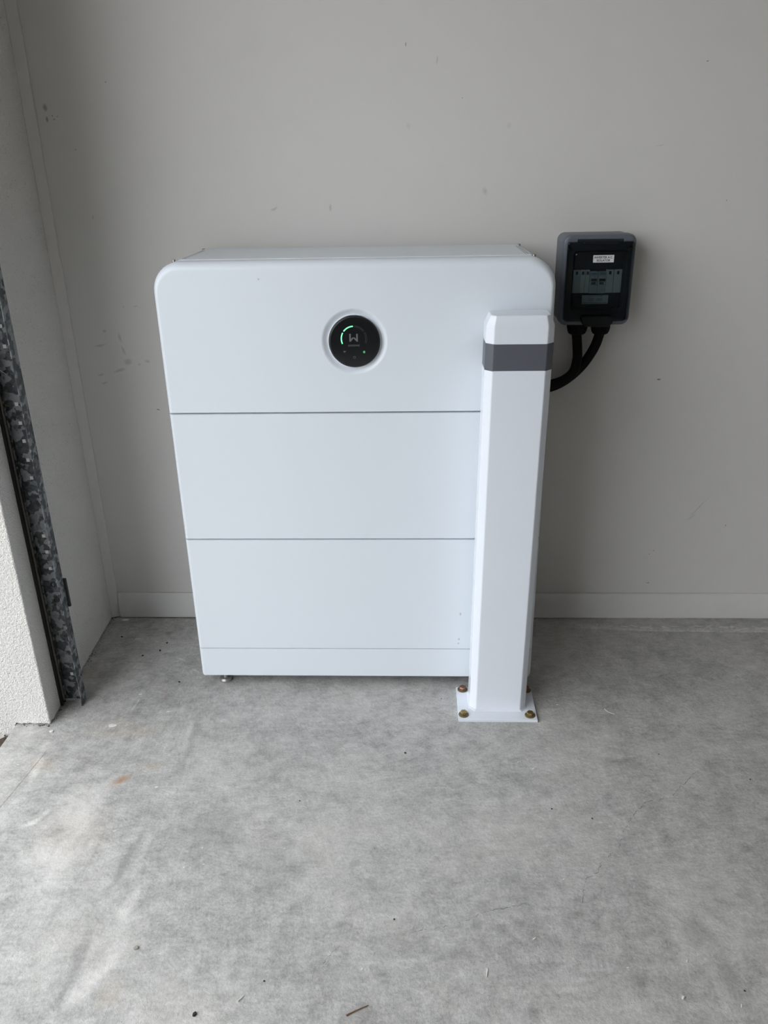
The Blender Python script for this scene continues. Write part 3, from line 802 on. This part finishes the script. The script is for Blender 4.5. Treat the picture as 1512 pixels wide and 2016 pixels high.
# lower circuit label
lb = boxo('circuit_label', .9015, .9600, -.0845, -.081, .8695, .8890, M['label2'], iso)
for a, b, z in ((.916, .928, .8812), (.916, .928, .8780), (.934, .947, .8812), (.934, .947, .8780), (.9035, .958, .8718), (.912, .948, .8872)):
    boxo('print_line', a, b, -.0848, -.0844, z-.0004, z+.0004, M['brk_dark'], lb)
# smoked door: outer plate with a raised window tray
door = None
bm = bmesh.new()
DX0, DX1, DZ0, DZ1 = .8570, 1.0030, .8365, 1.0060
TX0, TX1, TZ0, TZ1 = .8735, .9865, .8610, .9855
o1 = lambda i, r: outline(DX0+i, DX1-i, DZ0+i, DZ1-i, (r,)*4, 6)
o2 = lambda i, r: outline(TX0+i, TX1-i, TZ0+i, TZ1-i, (r,)*4, 6)
sects = [[(x, -.1005, z) for x, z in o1(0, .006)], [(x, -.1075, z) for x, z in o1(.0005, .006)], [(x, -.1090, z) for x, z in o1(.002, .005)],
         [(x, -.1090, z) for x, z in o2(-.002, .008)], [(x, -.1165, z) for x, z in o2(0, .007)], [(x, -.1180, z) for x, z in o2(.0018, .006)]]
V = [[bm.verts.new(p) for p in s] for s in sects]; n = len(V[0])
for A, B in zip(V[:-1], V[1:]):
    for i in range(n): bm.faces.new((A[i], A[(i+1) % n], B[(i+1) % n], B[i]))
bm.faces.new(V[-1])
door = finish(bm, 'door', M['tint'], iso, smooth=30)
boxo('hinge', .893, .967, -.1094, -.1010, 1.0015, 1.0055, M['latch'], door, bevel=.0008)
for x in (DX0+.0075, DX1-.0085):
    bm = bmesh.new(); lathe(bm, (x, -.1000, .9905), (0, -1, 0), [(.0042, 0), (.0042, .004), (.0030, .005), (0, .005)], 18)
    finish(bm, 'cover_screw', M['latch'], iso, smooth=40)
bm = bmesh.new()
prism(bm, [(.8960, .8440), (.9010, .8480), (.9640, .8480), (.9690, .8440), (.9665, .8330), (.9600, .8245), (.9050, .8245), (.8985, .8330)], 1, -.1215, -.1005)
finish(bm, 'latch', M['latch'], door, bevel=.0025)
# label stuck on the door
LX0, LX1, LZ0, LZ1 = .9120, .9570, .9635, .9790
lab = boxo('door_label', LX0, LX1, -.1184, -.1179, LZ0, LZ1, M['label'], door)
text('lettering', 'INVERTER A.C.', .0064, ((LX0+LX1)/2, -.1186, LZ1-.0047), M['black_ink'], lab, sx=.96, bold=.00012)
text('lettering', 'ISOLATOR', .0064, ((LX0+LX1)/2, -.1186, LZ0+.0043), M['black_ink'], lab, sx=.96, bold=.00012)
# cable glands below
GLY = -.048
for gx, r in ((.9025, .0245), (.9565, .0230)):
    bm = bmesh.new()
    lathe(bm, (gx, GLY, Z0+.004), (0, 0, -1), [(r*.8, 0), (r*.8, .004), (r*.97, .004), (r, .006), (r, .016), (r*.93, .024), (r*.80, .030), (r*.6, .033), (.011, .033)], 10)
    finish(bm, 'cable_gland', M['cable'], iso, smooth=20)

# ------------------------------------------------------------------ conduits from the glands into the cabinet
def conduit(pts, lab):
    bm = bmesh.new(); tube(bm, spline(pts, 14), .0113, 20)
    tag(finish(bm, 'conduit', M['cable'], smooth=50), lab, 'cable')
conduit([(.9030, GLY, .794), (.9065, GLY-.001, .765), (.9080, GLY-.003, .735), (.9000, GLY-.007, .706), (.8750, GLY-.010, .6860), (.8400, GLY-.012, .6765), (.8050, GLY-.013, .6740)],
        'black cable under the isolator box, the one beside the cabinet')
conduit([(.9565, GLY, .796), (.9500, GLY+.002, .770), (.9410, GLY+.010, .745), (.9255, GLY+.018, .7165), (.9010, GLY+.022, .6890), (.8710, GLY+.022, .6690), (.8400, GLY+.021, .6590), (.8050, GLY+.020, .6545)],
        'black cable under the isolator box, the outer sweep farther from the cabinet')

# ------------------------------------------------------------------ litter on the floor
def chip_mesh(bm, c, L, wd, h, ang, n=7, rnd=random):
    ca, sa = math.cos(ang), math.sin(ang); pts = []
    for q in range(n):
        t = 2*math.pi*q/n; r = rnd.uniform(.7, 1.15)
        px, py = L*r*math.cos(t), wd*r*math.sin(t); pts.append((c[0]+px*ca-py*sa, c[1]+px*sa+py*ca))
    prism(bm, pts, 2, c[2], c[2]+h)
random.seed(11)
def chip(name, u, v, L, wd, h, ang, mat, label, cat, group=None, n=7, bevel=True):
    c = onfloor(u, v); bm = bmesh.new(); chip_mesh(bm, (0, 0, 0), L, wd, h, math.radians(ang), n)
    o = finish(bm, name, M[mat], bevel=min(h*.3, .0008) if bevel else None); o.location = (c.x, c.y, 0)
    tag(o, label, cat, group); return o
chip('paint_chip', 247, 1221, .0115, .0055, .0016, 10, 'flake', 'large pale paint chip on the floor at the skirting corner', 'paint chip', n=6)
chip('plaster_crumb', 102, 1441, .0055, .0040, .0025, 20, 'flake', 'white plaster crumb at the foot of the wall end', 'crumb')
chip('plaster_splat', 222, 1429, .0090, .0060, .0012, 0, 'flake', 'flattened white plaster blob on the floor near the door guide', 'plaster', n=9)
chip('plaster_splat', 276, 1367, .0055, .0028, .0012, 5, 'flake', 'small white plaster smear with a scratch trailing from it', 'plaster', n=8)
chip('plaster_smear', 272, 1258, .0110, .0048, .0006, 0, 'mortar', 'dull grey plaster smear on the dark floor beside the cabinet', 'plaster', n=9)
chip('paint_flake', 331, 1401, .0050, .0016, .0010, 10, 'flake', 'white sliver of paint between the plaster blob and the cabinet', 'paint flake')
chip('paint_flake', 308, 1550, .0040, .0022, .0008, 25, 'flake', 'pale flake on the floor just past the rust stain', 'paint flake')
chip('black_pebble', 383, 1998, .0042, .0030, .0035, 40, 'dirtbit', 'black pebble lying alone on the bare concrete', 'pebble')
chip('brown_fragment', 798, 1483, .0032, .0026, .0020, 0, 'brownbit', 'dark red fragment on the floor in front of the bollard plate', 'fragment')
chip('grit_lump', 268, 1867, .0050, .0040, .0030, 30, 'pebble', 'grey grit lump on the pale dusty streak', 'grit')
chip('curled_flake', 1345, 1965, .0040, .0022, .0025, 60, 'flake', 'curled whitish flake on the open concrete far from the cabinet', 'paint flake')
for (u, v) in ((240, 1254), (329, 1266), (315, 1281), (281, 1291), (353, 1343)):
    chip('dark_crumb', u, v, random.uniform(.0030, .0046), random.uniform(.0018, .0028), .0020, random.uniform(0, 180), 'dirtbit',
         'small dark crumb on the floor between the left wall and the cabinet', 'crumb', 'dark crumbs beside the cabinet')
for (u, v) in ((869, 1376), (1297, 1485), (1477, 1535), (1086, 1593), (1166, 1612), (776, 1810), (590, 1577), (1466, 1951), (520, 1932)):
    chip('dark_crumb', u, v, random.uniform(.0014, .0022), random.uniform(.0011, .0017), .0013, random.uniform(0, 180), 'dirtbit',
         'tiny black crumb on the open concrete floor', 'crumb', 'black crumbs on the open floor')
FL = {(226, 1636): 'thin white flake on the pale dusty streak of the floor', (1097, 1387): 'thin white flake beside the bollard base plate',
      (36, 1506): 'thin white flake between the saw cut and the slab edge', (713, 1908): 'thin white flake near the brown twig',
      (1052, 1848): 'thin white flake beside the shorter floor crack', (1110, 1731): 'thin white flake beside the lower end of the long floor crack'}
for (u, v, a) in ((399, 1669, 60), (362, 1708, 10), (401, 1702, 20), (560, 1671, 45), (1110, 1731, 30), (1236, 1905, 10), (713, 1908, 70), (960, 1910, 90),
                  (1052, 1848, 20), (1353, 1892, 45), (1460, 1980, 80), (1020, 1500, 50), (1050, 1513, 20), (226, 1636, 40), (1097, 1387, 0), (36, 1506, 0)):
    chip('paint_flake', u, v, random.uniform(.0022, .0042), random.uniform(.0009, .0015), .0007, a+random.uniform(-15, 15), 'flake',
         FL.get((u, v), 'thin white flake scattered on the open concrete floor'), 'paint flake', None if (u, v) in FL else 'white flakes on the open floor')
def stick(name, pts, r, mat, label, cat, lift=.0):
    P3 = [onfloor(u, v) for u, v in pts]; P3 = [Vector((p.x, p.y, r*1.0+lift*(i == len(P3)-1))) for i, p in enumerate(P3)]
    bm = bmesh.new(); s = spline(P3, 6); tube(bm, s, [r*(1-.5*i/len(s)) for i in range(len(s))], 7)
    tag(finish(bm, name, M[mat], smooth=60), label, cat)
stick('twig', [(682, 2000), (700, 1991), (725, 1980)], .0012, 'twig', 'thin brown twig on the bare concrete', 'twig')
stick('white_splinter', [(468, 1972), (474, 1967), (480, 1961)], .0011, 'flake', 'stubby white splinter on the floor between twig and black pebble', 'splinter')
stick('white_thread', [(1190, 1396), (1197, 1402), (1210, 1407)], .0008, 'flake', 'curved white thread on the floor beyond the bollard plate', 'thread')
stick('white_thread', [(960, 1908), (959, 1916), (958, 1924)], .0008, 'flake', 'short straight white thread on the open floor', 'thread')
# dust and grit nobody could count along the left wall
bm = bmesh.new(); random.seed(21)
for k in range(260):
    y = -random.betavariate(1, 1.8)*.46; x = xl(y)+.004+abs(random.gauss(0, .045)) if k % 3 else random.uniform(-.30, .0)
    if k % 3 == 0: y = random.uniform(-.42, -.02)
    if GX0-.004 < x < GX1+.004 and GY-.034 < y < GY+.010: continue
    s = random.uniform(.0005, .0015); chip_mesh(bm, (x, y, 0), s, s*random.uniform(.5, 1), s*.8, random.uniform(0, 3), 5)
gr = finish(bm, 'floor_grit', M['mortar']); gr['kind'] = 'stuff'
tag(gr, 'pale grit and dust scattered in the floor corner by the left wall', 'grit')
bm = bmesh.new()
for k in range(120):
    if k < 90: y = -random.uniform(.0, .48); x = xl(y)+abs(random.gauss(0, .006))+.001
    else: x = XL1-.09*random.random(); y = YP-abs(random.gauss(0, .003))-.001
    if GX0-.004 < x < GX1+.004 and GY-.034 < y < GY+.010: continue
    if x < -.39: continue
    s = random.uniform(.0006, .0020); chip_mesh(bm, (x, y, 0), s, s*random.uniform(.5, 1), s*.7, random.uniform(0, 3), 5)
dr = finish(bm, 'dirt_line', M['soil']); dr['kind'] = 'stuff'
tag(dr, 'dark dirt gathered along the foot of the left wall', 'dirt')
bm = bmesh.new()
for k in range(900):
    x = -.40-random.random()**1.5*.5; y = -.36-random.random()*.9
    if x > -.61 and y > YP-.004: continue
    s = random.uniform(.003, .012); z = -.038+random.uniform(-.004, .012)
    a = random.uniform(0, 6.28); ca, sa = math.cos(a), math.sin(a)
    tube(bm, [(x-s*ca, y-s*sa, z), (x+s*ca, y+s*sa, z+random.uniform(-.004, .006))], random.uniform(.0006, .0022), 4)
mu = finish(bm, 'bark_mulch', M['soil']); mu['kind'] = 'stuff'
tag(mu, 'dark bark mulch in the bed outside the slab edge', 'mulch')

# descriptions of parts that look unlike the rest of their thing
for nm, lab in (('display', 'round black glass display with green charge arc'), ('reflective_band', 'dark grey band near the top'),
                ('door_label', 'white label reading INVERTER A.C. ISOLATOR'), ('door', 'smoked clear hinged door'), ('latch', 'black door latch'),
                ('seal_lip', 'brown fibre sealing lip'), ('rubber_seal', 'black rubber seal'), ('circuit_label', 'pale grey circuit label'),
                ('bolt', 'yellow zinc hex bolt'), ('bolt.001', 'yellow zinc hex bolt'), ('bolt.002', 'copper toned hex bolt'), ('bolt.003', 'copper toned hex bolt')):
    if nm in bpy.data.objects: bpy.data.objects[nm]['label'] = lab
